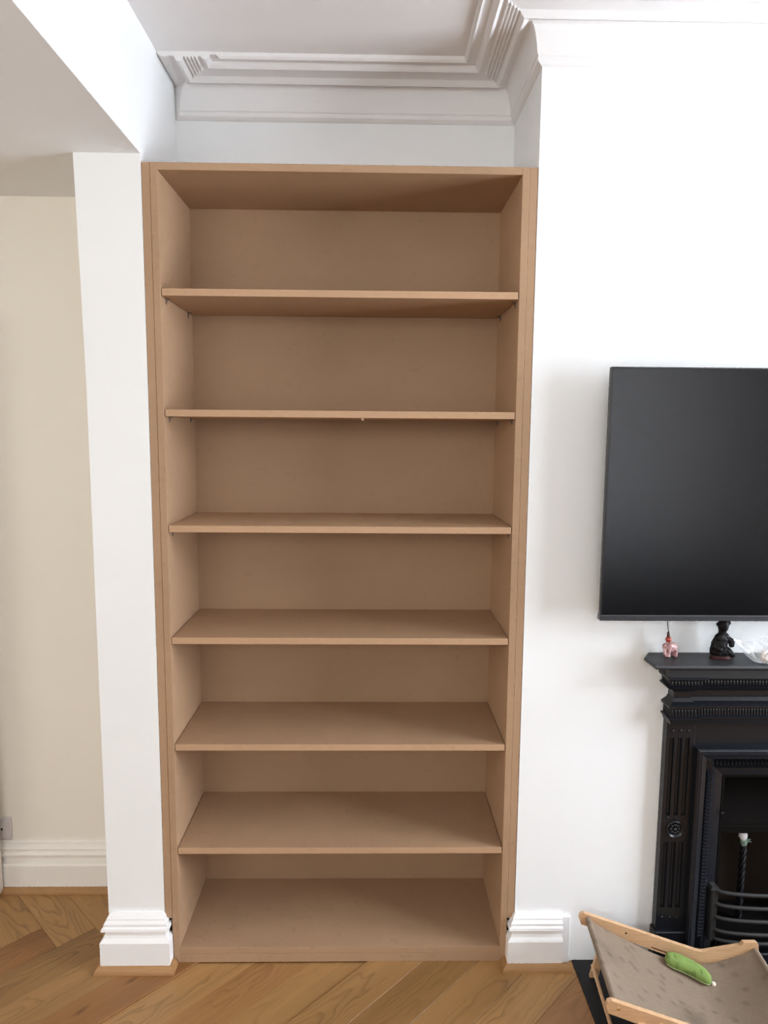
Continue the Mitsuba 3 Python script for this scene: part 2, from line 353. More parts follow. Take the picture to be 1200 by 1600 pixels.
struct('trim_2', run([(-0.8395, YB), (-0.8395, -0.036), (-0.624, -0.036), (-0.624, -0.006)], bead_prof(0.0)), 'oak_bead', 'thin oak bead around the base of the pillar skirting', smooth=30)
struct('baseboard_chimney', run([(0.466, 0.010), (0.466, 0.0), (0.606, 0.0)], skirt_prof(.172, .034)) + [box(0.606, 0.634, -0.010, 0.002, 0.0, 0.16, .002)], 'paint_gloss', 'short piece of moulded white skirting right of the shelving', smooth=25)
struct('trim_3', run([(0.432, -0.004), (0.432, -0.034), (0.634, -0.034)], bead_prof(0.0)), 'oak_bead', 'thin oak bead along the base of the skirting beside the black hearth', smooth=30)
def skirt_hall(h):
    return [(0, 0), (.028, 0), (.028, .100), (.024, .108), (.016, .112), (.014, .124), (.022, .130), (.024, .140), (.020, .147), (.016, .148), (.016, .154), (.020, .160), (.016, .168), (.010, .172), (.009, .182), (.005, .187), (0, .187)]
struct('baseboard_hall', run([(XL, YB), (-0.845, YB)], skirt_hall(.187)), 'paint_hall_gloss', 'moulded off-white skirting along the cream wall at the left', smooth=25)
struct('trim_4', run([(XL, YB - .028), (-0.845, YB - .028)], bead_prof(0.0)), 'oak_bead', 'thin oak bead along the base of the skirting on the cream wall', smooth=30)
# door casing at the far left edge, standing in front of the cream wall
def casing():
    P = [(-1.46, 0.006), (-1.347, 0.006), (-1.338, 0.010), (-1.334, 0.020), (-1.333, 2.05), (-1.46, 2.05)]
    m = extrude(Polygon(P), 0.040); v = np.array(m.vertices)
    return ok(trimesh.Trimesh(np.column_stack([v[:, 0], v[:, 2] + 0.290, v[:, 1]]), m.faces, process=False))
struct('door_1', casing(), 'paint_hall_gloss', 'edge of an open off-white door at the far left, before the cream wall')

# ------------------------------------------------------------------ MDF shelving unit
IL, IR = -0.6017, 0.4132
SO, SI = IL - 0.0205, IR + 0.0205           # outer faces of the side panels
SD = 0.337                                   # depth inside
TOPS = [2.0767, 1.7383, 1.4005, 1.0618, 0.7255, 0.3876]
BT, TK = 2.4148, 0.0205
B = 'bookcase'
tag(B, 'tall bare MDF shelving unit with six shelves filling the alcove', 'bookcase')
labels[B]['category'] = 'bookcase'
obj('side_panel', box(SO, IL, 0.0, SD, 0.0, BT, .0008), 'mdf', B)
obj('side_panel', box(IR, SI, 0.0, SD, 0.0, BT, .0008), 'mdf', B)
obj('top_panel', box(IL, IR, 0.0005, SD, BT - TK, BT, .0008), 'mdf', B)
obj('base_panel', box(IL, IR, 0.0, SD, 0.0511 - TK, 0.0511, .0008), 'mdf', B)
obj('plinth', box(IL, IR, 0.0008, 0.018, 0.0, 0.0511 - TK - .0005, .0006), 'mdf', B)
obj('back_panel', box(SO, SI, SD, SD + .012, 0.0, BT, 0), 'mdf', B)
# filler strips between panels and walls, cut away around the skirting
obj('filler_strip', box(XB + .0008, SO - .0006, 0.0012, 0.024, 0.152, BT - .0005, .0006), 'mdf', B)
obj('filler_strip', box(SI + .0006, XR - .0008, 0.0012, 0.024, 0.148, BT - .0005, .0006), 'mdf', B)
obj('foot_strip', box(SO - .004, SO - .0005, 0.006, 0.024, 0.0, 0.165, .0004), 'mdf', B)
for i, z in enumerate(TOPS):
    m = box(IL + .0018, IR - .0018, 0.0008 + (0.0006, 0, .001, .0004, .0012, .0008)[i], SD - .002, z - TK, z, .0009)
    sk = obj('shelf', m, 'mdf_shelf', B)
    for sx in (-1, 1):
        xx = IL if sx < 0 else IR
        for yy in (0.045, SD - 0.055):
            # spade-shaped shelf pin: a peg in the panel and a small plate under the shelf
            pm = [box(xx, xx - sx * .012, yy - .0035, yy + .0035, z - TK - .0022, z - TK - .0002, .0003), box(xx, xx - sx * .0022, yy - .0030, yy + .0030, z - TK - .016, z - TK - .002, .0005), rod((xx + sx * .006, yy, z - TK - .007), (xx - sx * .004, yy, z - TK - .007), .0026, 10)]
            obj('shelf_pin', pm, 'pin_steel', B)
# a small splinter hanging under the second shelf
obj('splinter', hull([(-0.036, .002, TOPS[1] - TK), (-0.026, .002, TOPS[1] - TK), (-0.034, .004, TOPS[1] - TK - .007), (-0.028, .003, TOPS[1] - TK - .008), (-.03, .006, TOPS[1] - TK)]), 'mdf', B)

# ------------------------------------------------------------------ television on the chimney breast
TX0, TX1, TZ0, TZ1, TY = 0.6565, 1.905, 1.143, 1.8625, -0.088
V = 'television'
tag(V, 'large black flat television mounted on the white chimney breast', 'television')
obj('housing', box(TX0 + .004, TX1 - .004, TY + .004, TY + .030, TZ0 + .004, TZ1 - .002, .004), 'tv_plastic', V)
obj('rear_cover', box(TX0 + .16, TX1 - .16, TY + .028, TY + .050, TZ0 + .03, TZ1 - .22, .008), 'tv_plastic', V)
bez = man(box(TX0, TX1, TY, TY + .016, TZ0 + .006, TZ1, .0022)) - man(box(TX0 + .0045, TX1 - .0045, TY - .01, TY + .1, TZ0 + .016, TZ1 - .0045))
obj('bezel', tm(bez), 'tv_plastic', V)
obj('bottom_strip', box(TX0 - .001, TX1 + .001, TY - .002, TY + .022, TZ0, TZ0 + .0165, .0015), 'tv_strip', V)
obj('screen', box(TX0 + .004, TX1 - .004, TY + .0022, TY + .008, TZ0 + .012, TZ1 - .004), 'tv_glass', V)
obj('wall_mount', [box(1.12, 1.46, TY + .050, 0.0, 1.35, 1.58, .002)], 'tv_plastic', V)

# ------------------------------------------------------------------ cast iron fireplace
FM = 1.29                                    # its centre
def mir(ms): 
    out = []
    for m in (ms if isinstance(ms, list) else [ms]):
        v = np.array(m.vertices); v[:, 0] = 2 * FM - v[:, 0]; out.append(ok(trimesh.Trimesh(v, m.faces[:, ::-1], process=False)))
    return out
FP = 'fireplace'
tag(FP, 'black cast iron fireplace with fluted jambs and mantelpiece', 'fireplace')
JX0, JX1, JY = 0.8965, 0.984, -0.030
def loft(secs):
    """Hulls between consecutive plan polygons at increasing heights."""
    return [hull([(*p, za) for p in A] + [(*p, zb) for p in C]) for (A, za), (C, zb) in zip(secs[:-1], secs[1:])]
def plan(o, e=0.0):
    x0 = JX0 - o; y0 = -.052 - o * .8
    L = [(x0 + .030 + e, 0.0), (x0, -.045 if y0 < -.05 else y0 * .6), (x0 + .003, y0)]
    return L + [(2 * FM - x, y) for x, y in L[::-1]]
obj('mantel_shelf', loft([(plan(.022), .964), (plan(.022), .988), (plan(.036), .996), (plan(.062), 1.003), (plan(.086), 1.009), (plan(.089), 1.014), (plan(.086), 1.020)]), 'iron_painted', FP, smooth=20)
BF, MF = -.050, -.040
jp = [(JX0, 0.0), (JX0, BF), (.970, BF), (.970, MF), (2 * FM - .970, MF), (2 * FM - .970, BF), (2 * FM - JX0, BF), (2 * FM - JX0, 0.0)]
ent = [(-.02, .812), (0, .812), (.002, .818), (.005, .827), (.010, .831), (.011, .835), (.003, .838), (.002, .862), (.010, .866), (.011, .871), (.005, .876), (-.004, .882), (-.010, .892), (-.010, .905), (-.006, .915), (.004, .924), (.017, .929), (.020, .933), (.011, .937), (.011, .953), (.021, .957), (.023, .961), (.022, .966), (-.02, .966)]
obj('frieze', run(jp, ent), 'iron', FP, smooth=25)
# beading in the two hollows of the frieze
def bead_row(o, zc, h, step):
    out = []
    segs = [((JX0 - o, BF - o), (.970 + o, BF - o)), ((.970 + o + .006, MF - o), (2 * FM - .970 - o - .006, MF - o)), ((2 * FM - .970 - o, BF - o), (2 * FM - JX0 + o, BF - o)), ((JX0 - o, -.002), (JX0 - o, BF + .004 - o))]
    for a, b in segs:
        a, b = np.array(a), np.array(b); L = np.linalg.norm(b - a); n = max(1, int(L / step))
        for i in range(n):
            q = a + (b - a) * (i + .5) / n
            out.append(ball((q[0], q[1], zc), 1, 1, (step * .36, step * .36, h / 2)))
    return out
obj('bead_moulding', bead_row(.0115, .945, .017, .0095), 'iron', FP, smooth=True); labels[FP + '__bead_moulding'] = {'kind': 'stuff'}
obj('bead_moulding', bead_row(.0025, .850, .026, .0088), 'iron', FP, smooth=True); labels[FP + '__bead_moulding_001'] = {'kind': 'stuff'}
# jambs with three flutes above and below a round rosette
def jamb():
    J = man(box(JX0, JX1, JY, 0.0, 0.0, .813, .0015))
    for xc in (.914, .938, .962):
        for z0, z1 in ((.512, .762), (.205, .425)):
            g = hull([(xc + .0068 * math.cos(t), JY + .0075 * math.sin(t) + .001, z) for t in np.linspace(0, math.pi, 9) for z in (z0, z1)] + [(xc - .0068, JY - .01, z0), (xc + .0068, JY - .01, z0), (xc - .0068, JY - .01, z1), (xc + .0068, JY - .01, z1)])
            J = J - man(g)
    return tm(J)
def rosette():
    c = (.938, JY, .468); out = []
    R = lathe([(0.019, -.001), (.0275, -.001), (.0275, .004), (.025, .0065), (.0215, .004), (.019, .001)], n=36)
    L = [R, lathe([(0, 0), (.006, 0), (.006, .006), (.003, .008), (0, .008)], n=20)]
    for k in range(8):
        a = k * math.pi / 4; L.append(ball((.0125 * math.cos(a), .0125 * math.sin(a), .002), 1, 1, (.0052, .0052, .004)))
    for m in L:
        v = np.array(m.vertices); out.append(ok(trimesh.Trimesh(np.column_stack([v[:, 0] + c[0], c[1] - v[:, 2], v[:, 1] + c[2]]), m.faces, process=False)))
    return out
def studs():
    return [ball((x, JY, z), 1, 1, (.0045, .004, .0045)) for x in (.914, .938, .962) for z in (.173, .505, .785)]
for f in (lambda m: m if isinstance(m, list) else [m], mir):
    j = obj('jamb', f(jamb()), 'iron', FP, smooth=25)
    obj('rosette', f(rosette()), 'iron', j, smooth=30); [obj('stud', f(q), 'iron', j, smooth=True) for q in studs()]
    obj('plinth_block', f(box(JX0 - .006, JX1 + .004, JY - .012, 0.0, 0.0, .13, .003)), 'iron', FP)
obj('top_plate', box(JX1, 2 * FM - JX1, JY + .004, 0.0, .70, .813), 'iron', FP)
# moulded frame around the fire opening: (distance inwards, towards the room)
fpath = [(JX1 - .002, 0.0), (JX1 - .002, .737), (2 * FM - JX1 + .002, .737), (2 * FM - JX1 + .002, 0.0)]
fprof = [(0, -.01), (0, .028), (.003, .050), (.008, .056), (.013, .052), (.017, .053), (.028, .048), (.033, .047), (.036, .040), (.040, .030), (.040, -.01)]
obj('outer_frame', xz_to_plan(run(fpath, fprof)), 'iron', FP, smooth=25)
fprof2 = [(.040, -.02), (.040, .012), (.058, .020), (.066, .022), (.072, .018), (.078, .014), (.081, .012), (.082, .007), (.090, .006), (.108, .002), (.112, -.004), (.112, -.02)]
obj('inner_frame', xz_to_plan(run(fpath, fprof2)), 'iron', FP, smooth=25)
tips = []
for (xa, za), (xb, zb) in (((1.039, .10), (1.039, .655)), ((1.050, .680), (2 * FM - 1.050, .680)), ((2 * FM - 1.039, .10), (2 * FM - 1.039, .655))):
    L = math.hypot(xb - xa, zb - za); n = int(L / .0115)
    for i in range(n):
        t = (i + .5) / n; x, z = xa + (xb - xa) * t, za + (zb - za) * t
        ver = xa == xb; s = 1 if x < FM else -1
        if ver: P = [(x - s * .009, -.020, z - .0045), (x - s * .009, -.020, z + .0045), (x - s * .007, -.030, z), (x + s * .010, -.020, z - .001), (x + s * .010, -.020, z + .001), (x + s * .012, -.026, z), (x, -.010, z)]
        else: P = [(x - .0045, -.020, z + .009), (x + .0045, -.020, z + .009), (x, -.030, z + .007), (x - .001, -.020, z - .010), (x + .001, -.020, z - .010), (x, -.026, z - .012), (x, -.010, z)]
        tips.append(hull(P))
obj('leaf_moulding', tips, 'iron', FP); labels[FP + '__leaf_moulding'] = {'kind': 'stuff'}
# fire box: cast iron cheeks and back, hood bar, grate
obj('fire_box', [box(1.092, 1.10, -.002, .30, 0, .63), box(1.48, 1.488, -.002, .30, 0, .63), box(1.092, 1.488, .285, .30, 0, .63), box(1.092, 1.488, .001, .30, .62, .63)], 'soot', FP)
obj('fire_back', hull([(1.10, .19, .05), (1.48, .19, .05), (1.10, .28, .05), (1.48, .28, .05), (1.10, .23, .34), (1.48, .23, .34), (1.10, .28, .34), (1.48, .28, .34)]), 'fire_brick', FP)
obj('hood', [box(1.10, 1.48, .012, .026, .425, .452, .003), hull([(1.10, .02, .445), (1.48, .02, .445), (1.10, .024, .455), (1.48, .024, .455), (1.10, .22, .60), (1.48, .22, .60), (1.10, .21, .61), (1.48, .21, .61)])], 'soot', FP)
obj('latch', [ball((1.094, -.010, .508), 1, 1, (.006, .005, .004)), rod((1.088, -.008, .508), (1.100, -.008, .508), .003, 8)], 'iron', FP)
G = FP + '__grate'
for i, z in enumerate((.258, .214, .170, .126, .096)):
    pts = [(FM + .205 * math.cos(t), -.012 - .040 * math.sin(t) ** .7, z) for t in np.linspace(math.pi - .001, .001, 25)]
    obj('bar', tube(pts, .0062, 8), 'iron_grate', G, smooth=True)
obj('end_post', [box(1.070, 1.092, -.026, .02, .085, .262, .004), hull([(1.064, -.03, .262), (1.094, -.03, .262), (1.064, .01, .262), (1.094, .01, .262), (1.070, -.028, .272), (1.088, -.028, .272), (1.070, .0, .272), (1.088, 0, .272)])], 'iron_grate', G)
obj('end_post', mir([box(1.070, 1.092, -.026, .02, .085, .262, .004)]), 'iron_grate', G)
obj('bed', [box(1.10, 1.48, -.04 + .001, .16, .078, .090)], 'soot', G)
obj('ash_panel', box(1.10, 1.48, -.006, .004, .004, .078, .002), 'iron', FP)
obj('base_rail', box(1.02, 2 * FM - 1.02, -.030, .0, .0, .045, .004), 'iron', FP)

struct('hearth', box(0.645, 2 * FM - 0.645, -0.62, -0.0005, 0.0005, 0.004, .001), 'slate', 'flat black slate hearth slab set in the oak floor', cat=None)

# white flower bud on a dark twisted stand inside the fireplace
S = 'candle_stand'
tag(S, 'dark twisted stand with a white bud and pale leaves standing inside the fireplace', 'ornament')
sx, sy, sd = 1.213, 0.066, -0.022
tw = []
for kk in range(3):
    tw.append(tube([(sx + .006 * math.cos(t + kk * 2.094), sy + .006 * math.sin(t + kk * 2.094), .0905 + (.285 + sd) * t / 22) for t in np.linspace(0, 22, 90)], .0055, 8))
obj('stem', tw, 'iron', S, smooth=True)
obj('cup', lathe([(0, .372), (.007, .372), (.010, .380), (.012, .392), (.010, .398), (0, .398)], (sx, sy, sd), 20), 'leaf_pale', S, smooth=30)
for ang, tilt in ((2.7, .55), (0.1, .05), (0.9, .3), (4.0, .2), (5.3, .15)):
    d = np.array([math.cos(ang), math.sin(ang) * .8, tilt]); d /= np.linalg.norm(d); b = np.array([sx, sy, .392 + sd]); w = np.cross(d, [0, 0, 1]); w /= np.linalg.norm(w)
    obj('leaf', hull([b - w * .003, b + w * .003, b + d * .012 - w * .006, b + d * .012 + w * .006, b + d * .026, b + d * .012 + np.array([0, 0, .002]), b + d * .012 - np.array([0, 0, .001])]), 'leaf_pale', S)
obj('bud', lathe([(0, .396), (.007, .397), (.0125, .405), (.0135, .413), (.0110, .422), (.0060, .428), (0, .430)], (sx - .006, sy - .004, sd), 24), 'bud_white', S, smooth=40)

# ------------------------------------------------------------------ things on the mantelpiece
MZ = 1.020
C = 'elephant_charm'
tag(C, 'small pink stone elephant charm with red bead and cord on the mantelpiece', 'ornament')
ex, ey = 0.884, -0.040
el = blob([[((ex + .004, ey, MZ + .030), .0145), ((ex + .012, ey + .001, MZ + .029), .0135)], [((ex - .010, ey - .002, MZ + .032), .0110)],
           [((ex - .006, ey - .001, MZ + .030), .011), ((ex - .014, ey - .006, MZ + .026), .006)], [((ex - .014, ey - .006, MZ + .026), .0055), ((ex - .0165, ey - .008, MZ + .014), .0042)], [((ex - .0165, ey - .008, MZ + .014), .0042), ((ex - .014, ey - .010, MZ + .005), .0035)],
           [((ex - .004, ey - .007, MZ + .022), .0060), ((ex - .004, ey - .007, MZ + .0058), .0055)], [((ex - .004, ey + .007, MZ + .022), .0060), ((ex - .004, ey + .007, MZ + .0058), .0055)],
           [((ex + .016, ey - .007, MZ + .022), .0062), ((ex + .017, ey - .007, MZ + .0058), .0056)], [((ex + .016, ey + .007, MZ + .022), .0062), ((ex + .017, ey + .007, MZ + .0058), .0056)]], .0022, 6)
obj('body', el, 'pink_stone', C, smooth=True)
for s in (-1, 1):
    obj('ear', ball((ex - .003, ey + s * .0115 - .001, MZ + .031), 1, 2, (.0085, .0022, .0100)), 'pink_stone', C, smooth=True)
obj('bead', ball((ex - .004, ey, MZ + .0530), .0088, 3), 'bead_red', C, smooth=True, label='red glass bead')
obj('small_bead', [ball((ex - .0045, ey, MZ + .0650), .0048, 2), ball((ex - .005, ey, MZ + .0720), .0042, 2)], 'bead_dark', C, smooth=True, label='dark little beads')
obj('cord', tube([(ex - .004, ey, MZ + .045), (ex - .0045, ey, MZ + .060), (ex - .005, ey, MZ + .078), (ex - .007, ey + .002, MZ + .095), (ex - .008, ey + .004, MZ + .112), (ex - .007, ey + .008, MZ + .122)], .0012, 8), 'cord', C, smooth=True)
obj('tag', box(ex + .001, ex + .005, ey + .002, ey + .0026, MZ + .094, MZ + .110, .0001), 'bud_white', C)

Q = 'statuette'
tag(Q, 'dark carved figure on a reddish base on the mantelpiece under the television', 'statuette')
qx, qy = 1.033, -0.050
st = blob([[((qx - .012, qy, MZ + .020), .019), ((qx + .012, qy - .002, MZ + .018), .017)], [((qx - .006, qy, MZ + .036), .022), ((qx + .004, qy, MZ + .052), .017)],
           [((qx - .008, qy - .004, MZ + .056), .014), ((qx + .008, qy - .002, MZ + .060), .012)], [((qx + .010, qy - .006, MZ + .058), .008), ((qx + .026, qy - .010, MZ + .048), .0085)], [((qx + .026, qy - .010, MZ + .048), .0085), ((qx + .024, qy - .014, MZ + .040), .007)],
           [((qx - .018, qy - .004, MZ + .052), .007), ((qx - .026, qy - .008, MZ + .034), .008)], [((qx - .026, qy - .008, MZ + .034), .008), ((qx - .010, qy - .018, MZ + .028), .007)],
           [((qx + .002, qy, MZ + .064), .011), ((qx + .002, qy, MZ + .076), .011)], [((qx + .002, qy - .002, MZ + .088), .0150), ((qx + .003, qy - .002, MZ + .096), .0140)], [((qx + .017, qy - .003, MZ + .098), .0062)], [((qx - .014, qy - .003, MZ + .094), .005)], [((qx + .002, qy - .015, MZ + .086), .006)],
           [((qx + .018, qy - .008, MZ + .020), .011), ((qx + .028, qy - .012, MZ + .012), .009)]], .003, 4)
vv = np.array(st.vertices); vv += (np.array(st.vertex_normals) * ((meshkit.fbm(vv * 190, 3, 2) - .5) * .0042)[:, None]); vv[:, 2] = np.maximum(MZ + (vv[:, 2] - MZ) * 1.10, MZ + .008)
obj('figure', trimesh.Trimesh(vv, st.faces, process=False), 'ebony', Q, smooth=40)
obj('plinth', lathe([(0, 0), (.033, 0), (.034, .003), (.032, .007), (.030, .011), (0, .011)], (0, 0, 0), 36).apply_transform(np.diag([1.02, .62, 1, 1])).apply_translation((qx + .002, qy - .002, MZ)), 'ebony_red', Q, smooth=30, label='dark reddish oval base')

# clear bag of shells at the front of the mantelpiece
bx_, by_ = 1.160, -0.084
def bag():
    n, h = 72, 16; V = []; Fc = []
    for j in range(h + 1):
        t = j / h
        for i in range(n):
            a = 2 * math.pi * i / n
            rx = .046 + (.026 + .040 * max(0.0, -math.cos(a)) ** 2) * t ** .9 + .010 * math.sin(3 * a + 2 * t) * t; ry = .026 + .010 * t + .006 * math.sin(2 * a + 4) * t
            ce = .0075 * math.sin(9 * a + 6 * t) * t + .004 * math.sin(17 * a + 1.3 + 8 * t) * t
            x = bx_ + (rx + ce) * math.cos(a); y = by_ + (ry + ce * .8) * math.sin(a)
            z = MZ + .0015 + .056 * t + t * (.010 * math.sin(2 * a + .7) + .006 * math.sin(5 * a)) 
            V.append((x, y, z))
    for j in range(h):
        for i in range(n):
            A, Bq = j * n + i, j * n + (i + 1) % n; Fc += [[A, Bq, Bq + n], [A, Bq + n, A + n]]
    V.append((bx_, by_, MZ + .0012)); e = len(V) - 1
    for i in range(n): Fc.append([e, (i + 1) % n, i])
    return trimesh.Trimesh(V, Fc, process=False)
k = obj('plastic_bag', bag(), 'film_clear', None, smooth=50)
tag(k, 'crumpled clear plastic bag holding shells at the front of the mantelpiece', 'bag')
def spiral_shell(c, r, L, rot):
    V, Fc, ns, nr = [], [], 40, 10
    for i in range(ns + 1):
        t = i / ns; a = t * 5.2 * math.pi; R = r * (1 - t) ** 1.1 * .55; q = r * (1 - t) ** 1.0 * .62 + .0004
        cz = L * (t ** .8)
        for j in range(nr):
            b = 2 * math.pi * j / nr; rr = R + q * math.cos(b); V.append((rr * math.cos(a), rr * math.sin(a), cz + q * math.sin(b) * .9))
    for i in range(ns):
        for j in range(nr):
            A, Bq = i * nr + j, i * nr + (j + 1) % nr; Fc += [[A, Bq, Bq + nr], [A, Bq + nr, A + nr]]
    V.append(tuple(np.mean(V[:nr], 0))); e = len(V) - 1
    for j in range(nr): Fc.append([e, j, (j + 1) % nr])
    m = trimesh.Trimesh(V, Fc, process=False); m.apply_transform(trimesh.transformations.euler_matrix(*rot)); m.apply_translation(np.array(c) - m.bounds.mean(0)); return m
def scallop(c, r, rot):
    V, Fc = [], []; n, h = 36, 8
    for j in range(h + 1):
        t = j / h
        for i in range(n + 1):
            a = math.pi * (-.62 + 1.24 * i / n) + math.pi / 2; rr = r * t * (1 + .03 * math.cos(i * 2 * math.pi / 4) * t)
            V.append((rr * math.cos(a), rr * math.sin(a), r * .42 * (1 - t * t) * (t > 0) + r * .03 * math.cos(i * 2 * math.pi / 4) * t))
    m0 = len(V); V += [(x, y, z - .0016) for x, y, z in V]; w = n + 1
    for j in range(h):
        for i in range(n):
            A = j * w + i; Fc += [[A, A + 1, A + w + 1], [A, A + w + 1, A + w], [m0 + A, m0 + A + w + 1, m0 + A + 1], [m0 + A, m0 + A + w, m0 + A + w + 1]]
    m = trimesh.Trimesh(V, Fc, process=False); m.apply_transform(trimesh.transformations.euler_matrix(*rot)); m.apply_translation(np.array(c) - m.bounds.mean(0)); return m
SH = [('s', (bx_ - .022, by_ - .008, MZ + .013), .0115, .020, (1.2, .3, .4), 'shell', 'small brownish whorled shell at the left inside the clear bag'),
      ('c', (bx_ - .002, by_ - .014, MZ + .017), .017, 0, (1.15, .1, .2), 'shell_white', 'bright white scallop shell in the clear bag'),
      ('s', (bx_ + .018, by_ - .006, MZ + .014), .0125, .022, (1.8, .9, 1.4), 'shell_brown', 'brown whorled shell right of the white scallop in the clear bag'),
      ('s', (bx_ - .012, by_ + .008, MZ + .022), .0110, .020, (.6, 1.2, 2.4), 'shell', 'mottled whorled shell behind the white scallop in the clear bag'),
      ('c', (bx_ + .022, by_ + .008, MZ + .018), .014, 0, (.5, .5, 2.0), 'shell', 'mottled scallop shell at the back of the clear bag'),
      ('s', (bx_ + .000, by_ + .006, MZ + .011), .0100, .018, (1.0, 2.0, .4), 'shell_white', 'little white whorled shell low in the clear bag')]
for kind, c, r, L, rot, mt, lab in SH:
    m = spiral_shell(c, r, L, rot) if kind == 's' else scallop(c, r, rot)
    kk = obj('seashell', m, mt, None, smooth=40); tag(kk, lab, 'seashell', 'seashells in the clear bag')

# ------------------------------------------------------------------ doll's bouncer with a felt pea pod
D = 'doll_bouncer'
tag(D, 'wooden doll bouncer with a beige fabric sling standing on the hearth', 'doll bouncer')
Hf, Vf, Ff = np.array([.651, -.078, .227]), np.array([1.000, -.107, .122]), np.array([1.164, -.121, .162])
acr = np.array([-.027, -.322, 0.0]); au = acr / np.linalg.norm(acr); el_ = np.array([-au[1], au[0], 0.0])     # across and along the frame
if el_[0] < 0: el_ = -el_
def rail(base, s):
    # side rail: a long board and a shorter one meeting at a blunt angle, outlined in the upright plane along the frame
    def q(P): d = P - Hf; return (float(d @ el_), float(P[2]))
    h, v, f = q(Hf), q(Vf), q(Ff)
    pts = [h, (v[0] - .012, v[1] + .0025), (v[0] + .006, v[1]), (f[0] - .046, f[1] - .012), (f[0] - .040, f[1] - .002), (f[0] - .002, f[1]), (f[0] + .004, f[1] - .006), (f[0] + .007, f[1] - .036), (f[0] - .05, f[1] - .056), (v[0] + .010, v[1] - .045), (v[0] - .030, v[1] - .040), (h[0] + .006, h[1] - .040), (h[0] - .007, h[1] - .036), (h[0] - .014, h[1] - .018), (h[0] - .010, h[1] - .004)]
    poly = Polygon(pts).buffer(.0025).buffer(-.0025)
    if s == 'far': poly = poly.difference(Polygon([(.206, .129), (.208, .123), (.262, .105), (.263, .111)]).buffer(.0016))
    t = .013
    A = extrude(poly, t); v_ = np.array(A.vertices)
    o = base - Hf
    xyz = Hf[:2] + o[:2] + v_[:, :1] * el_[:2] + (v_[:, 2:3] - t / 2) * au[:2]
    return ok(trimesh.Trimesh(np.column_stack([xyz, v_[:, 1]]), A.faces, process=False))
obj('side_rail', rail(Hf, 'far'), 'beech', D)
obj('side_rail', rail(Hf + acr, 'near'), 'beech', D)
def onr(a, z, far=True, inset=0.0):
    b = Hf if far else Hf + acr
    p = b + el_ * a + au * (inset if far else -inset); return np.array([p[0], p[1], z])
hd = [onr(.012, .211, True), onr(.012, .211, False)]
fd = [onr(.508, .140, True), onr(.508, .140, False)]
obj('head_dowel', rod(hd[0], hd[1], .0055), 'beech', D, smooth=30); obj('foot_dowel', rod(fd[0], fd[1], .0055), 'beech', D, smooth=30)
# legs and the stretcher between them
for a0_, a1_, zt in ((.042, .078, .172), (.400, .372, .096)):
    for far in (True, False):
        s_ = -.0122 if far else .0122
        P = []
        for z, a in ((.0042, a0_), (zt, a1_)):
            c = onr(a, 0, far) - au * s_ * (-1)
            for da in ((-.013, .013) if z < .01 else (-.009, .009)):
                for db in (-.0055, .0055): P.append(c + el_ * da + au * db + np.array([0, 0, z]))
        obj('leg', hull(P), 'beech', D)
    e0, e1 = onr(a0_ - .002, .034, True) - au * .021, onr(a0_ - .002, .034, False) + au * .021
    obj('stretcher', rod(e0, e1, .0058), 'beech', D, smooth=30)
for far in (True, False):
    for a, z in ((.128, .170), (.018, .206)):
        p = onr(a, z, far, -.0068 if not far else .0068)
        if far: obj('screw_hole', ball(p, 1, 1, (.003, .0006, .003)), 'dark_slot', D)
        else: obj('screw', ball(onr(a, z, False, -.0068), 1, 2, (.0042, .0016, .0042)), 'brass', D, smooth=True, label='small brass screw')
# sling: hems around the two dowels, sagging between them, slack at the sides
def sling_z(a):
    k_ = np.array([.010, .06, .125, .21, .26, .35, .40, .47, .508]); z_ = np.array([.216, .186, .156, .120, .104, .089, .096, .124, .146])
    from scipy.interpolate import PchipInterpolator
    return PchipInterpolator(k_, z_)(a)
def sling():
    na, nb = 80, 44; V = []; Fc = []
    A = np.linspace(.010, .508, na)
    Z = sling_z(A)
    for i, a in enumerate(A):
        for j in range(nb + 1):
            t = j / nb; inset = .010 + .012 * math.sin(math.pi * min(1, max(0, (a - .03) / .42))) ** 2
            p = onr(a, Z[i], True) + au * (inset + t * (.3231 - 2 * inset))
            sag = .020 * math.sin(math.pi * t) ** .8 * max(0.0, math.sin(math.pi * (a - .010) / .4981)) ** .8
            wob = .0022 * (meshkit.fbm(np.array([[a * 22, t * 9, 1.0]]), 3, 4)[0] - .5) * 2
            V.append((p[0], p[1], p[2] - sag + wob))
    w = nb + 1
    for i in range(na - 1):
        for j in range(nb):
            q = i * w + j; Fc += [[q, q + 1, q + w + 1], [q, q + w + 1, q + w]]
    n = len(V); V2 = [(x, y, z - .0016) for x, y, z in V]; F2 = [[n + a, n + c, n + b] for a, b, c in Fc]
    edge = []
    rim = [i * w for i in range(na)] , [i * w + nb for i in range(na)], list(range(w)), [(na - 1) * w + j for j in range(w)]
    for R in rim:
        for p_, q_ in zip(R[:-1], R[1:]): edge += [[p_, q_, n + q_], [p_, n + q_, n + p_]]
    return trimesh.Trimesh(V + V2, Fc + F2 + edge, process=False)
obj('sling', sling(), 'linen', D, smooth=50, label='beige woven sling with grey spots')
for (p0, p1) in (hd, fd):
    a0 = p0 + au * .010; a1 = p1 - au * .010
    obj('hem', rod(a0, a1, .0085, 20), 'linen', D, smooth=40)

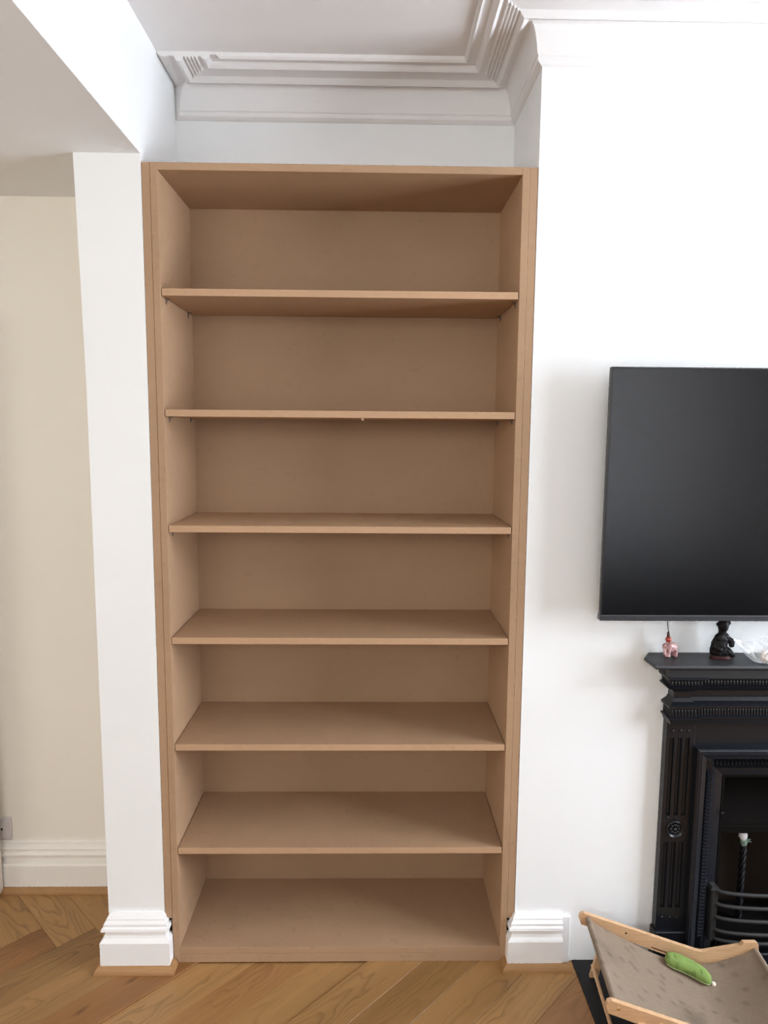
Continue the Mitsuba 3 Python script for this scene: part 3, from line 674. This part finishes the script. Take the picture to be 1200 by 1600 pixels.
# felt pea pod lying in the sling
PP = 'pea_pod_toy'
tag(PP, 'green felt pea pod toy with white tip lying on the beige sling', 'toy')
def pod():
    # a straight tapering cushion, flat underneath, thicker at its far end
    pa, pb = np.array([0.884, -0.130, 0.0]), np.array([1.003, -0.184, 0.0])
    ns, nr = 40, 28; V = []; Fc = []; d = pb - pa; L = np.linalg.norm(d); d /= L; w = np.array([-d[1], d[0], 0.0])
    for i in range(ns + 1):
        t = i / ns; e = (1 - abs(2 * t - 1) ** 5) ** .5; ww = (.0250 - .002 * t) * e; hh = (.0225 - .001 * t) * e
        bend = .010 * math.sin(math.pi * t)
        for j in range(nr):
            a = 2 * math.pi * j / nr; cy, cz = math.cos(a), math.sin(a)
            cz = cz if cz > -.35 else -.35 - .25 * (-.35 - cz)
            V.append(pa + d * (L * t) + w * (ww * cy + bend) + np.array([0, 0, POD_Z + hh * cz - POD_DROP * t]))
    for i in range(ns):
        for j in range(nr):
            A, Bq = i * nr + j, i * nr + (j + 1) % nr; Fc += [[A, Bq, Bq + nr], [A, Bq + nr, A + nr]]
    return ok(trimesh.Trimesh(V, Fc, process=False)), pb, d, w
POD_Z, POD_DROP = 0.118, 0.031
pm, pb, pd_, pw = pod()
obj('pod', pm, 'felt_green', PP, smooth=True)
def seam():
    out = []
    for i in range(2, 39):
        ring = np.array(pm.vertices[i * 28:(i + 1) * 28]); sc = ring[:, 1] * 1.0 + ring[:, 2] * .9; out.append(ring[int(np.argmin(sc))])
    return np.array(out)
obj('seam', tube(seam(), .0016, 8), 'felt_pale', PP, smooth=True, label='pale seam')
obj('tip', ball(pb + pd_ * .004 + np.array([0, 0, POD_Z - POD_DROP - .008]), .0068, 2), 'felt_white', PP, smooth=True, label='white tip')

# ------------------------------------------------------------------ socket on the cream wall
SO_ = 'wall_socket'
tag(SO_, 'small greyish power socket low on the cream wall beside the door edge', 'socket')
obj('plate', box(-1.395, -1.309, YB - .009, YB, .190, .276, .004), 'socket_white', SO_)
obj('slot', [box(-1.345, -1.339, YB - .0095, YB - .007, .228, .236), box(-1.366, -1.360, YB - .0095, YB - .007, .228, .236), box(-1.355, -1.350, YB - .0095, YB - .007, .244, .254)], 'dark_slot', SO_)

# ------------------------------------------------------------------ behind the viewer: the dark sofa that the television mirrors
Z = 'sofa'
tag(Z, 'dark grey sofa behind the viewer, mirrored in the television', 'sofa')
obj('base', box(1.15, 2.85, -3.35, -2.45, .12, .36, .03), 'sofa_cloth', Z)
obj('backrest', box(1.15, 2.85, -3.45, -3.20, .30, .70, .05), 'sofa_cloth', Z)
for x0, x1 in ((1.36, 2.0), (2.0, 2.64)): obj('seat_cushion', box(x0 + .004, x1 - .004, -3.22, -2.43, .36, .50, .04), 'sofa_cloth', Z)
for x0, x1 in ((1.15, 1.36), (2.64, 2.85)): obj('arm', box(x0, x1, -3.35, -2.44, .30, .60, .04), 'sofa_cloth', Z)
for x in (1.22, 2.78):
    for y in (-3.35, -2.52): obj('leg', rod((x, y, 0), (x, y, .13), .022, 14), 'sofa_leg', Z)
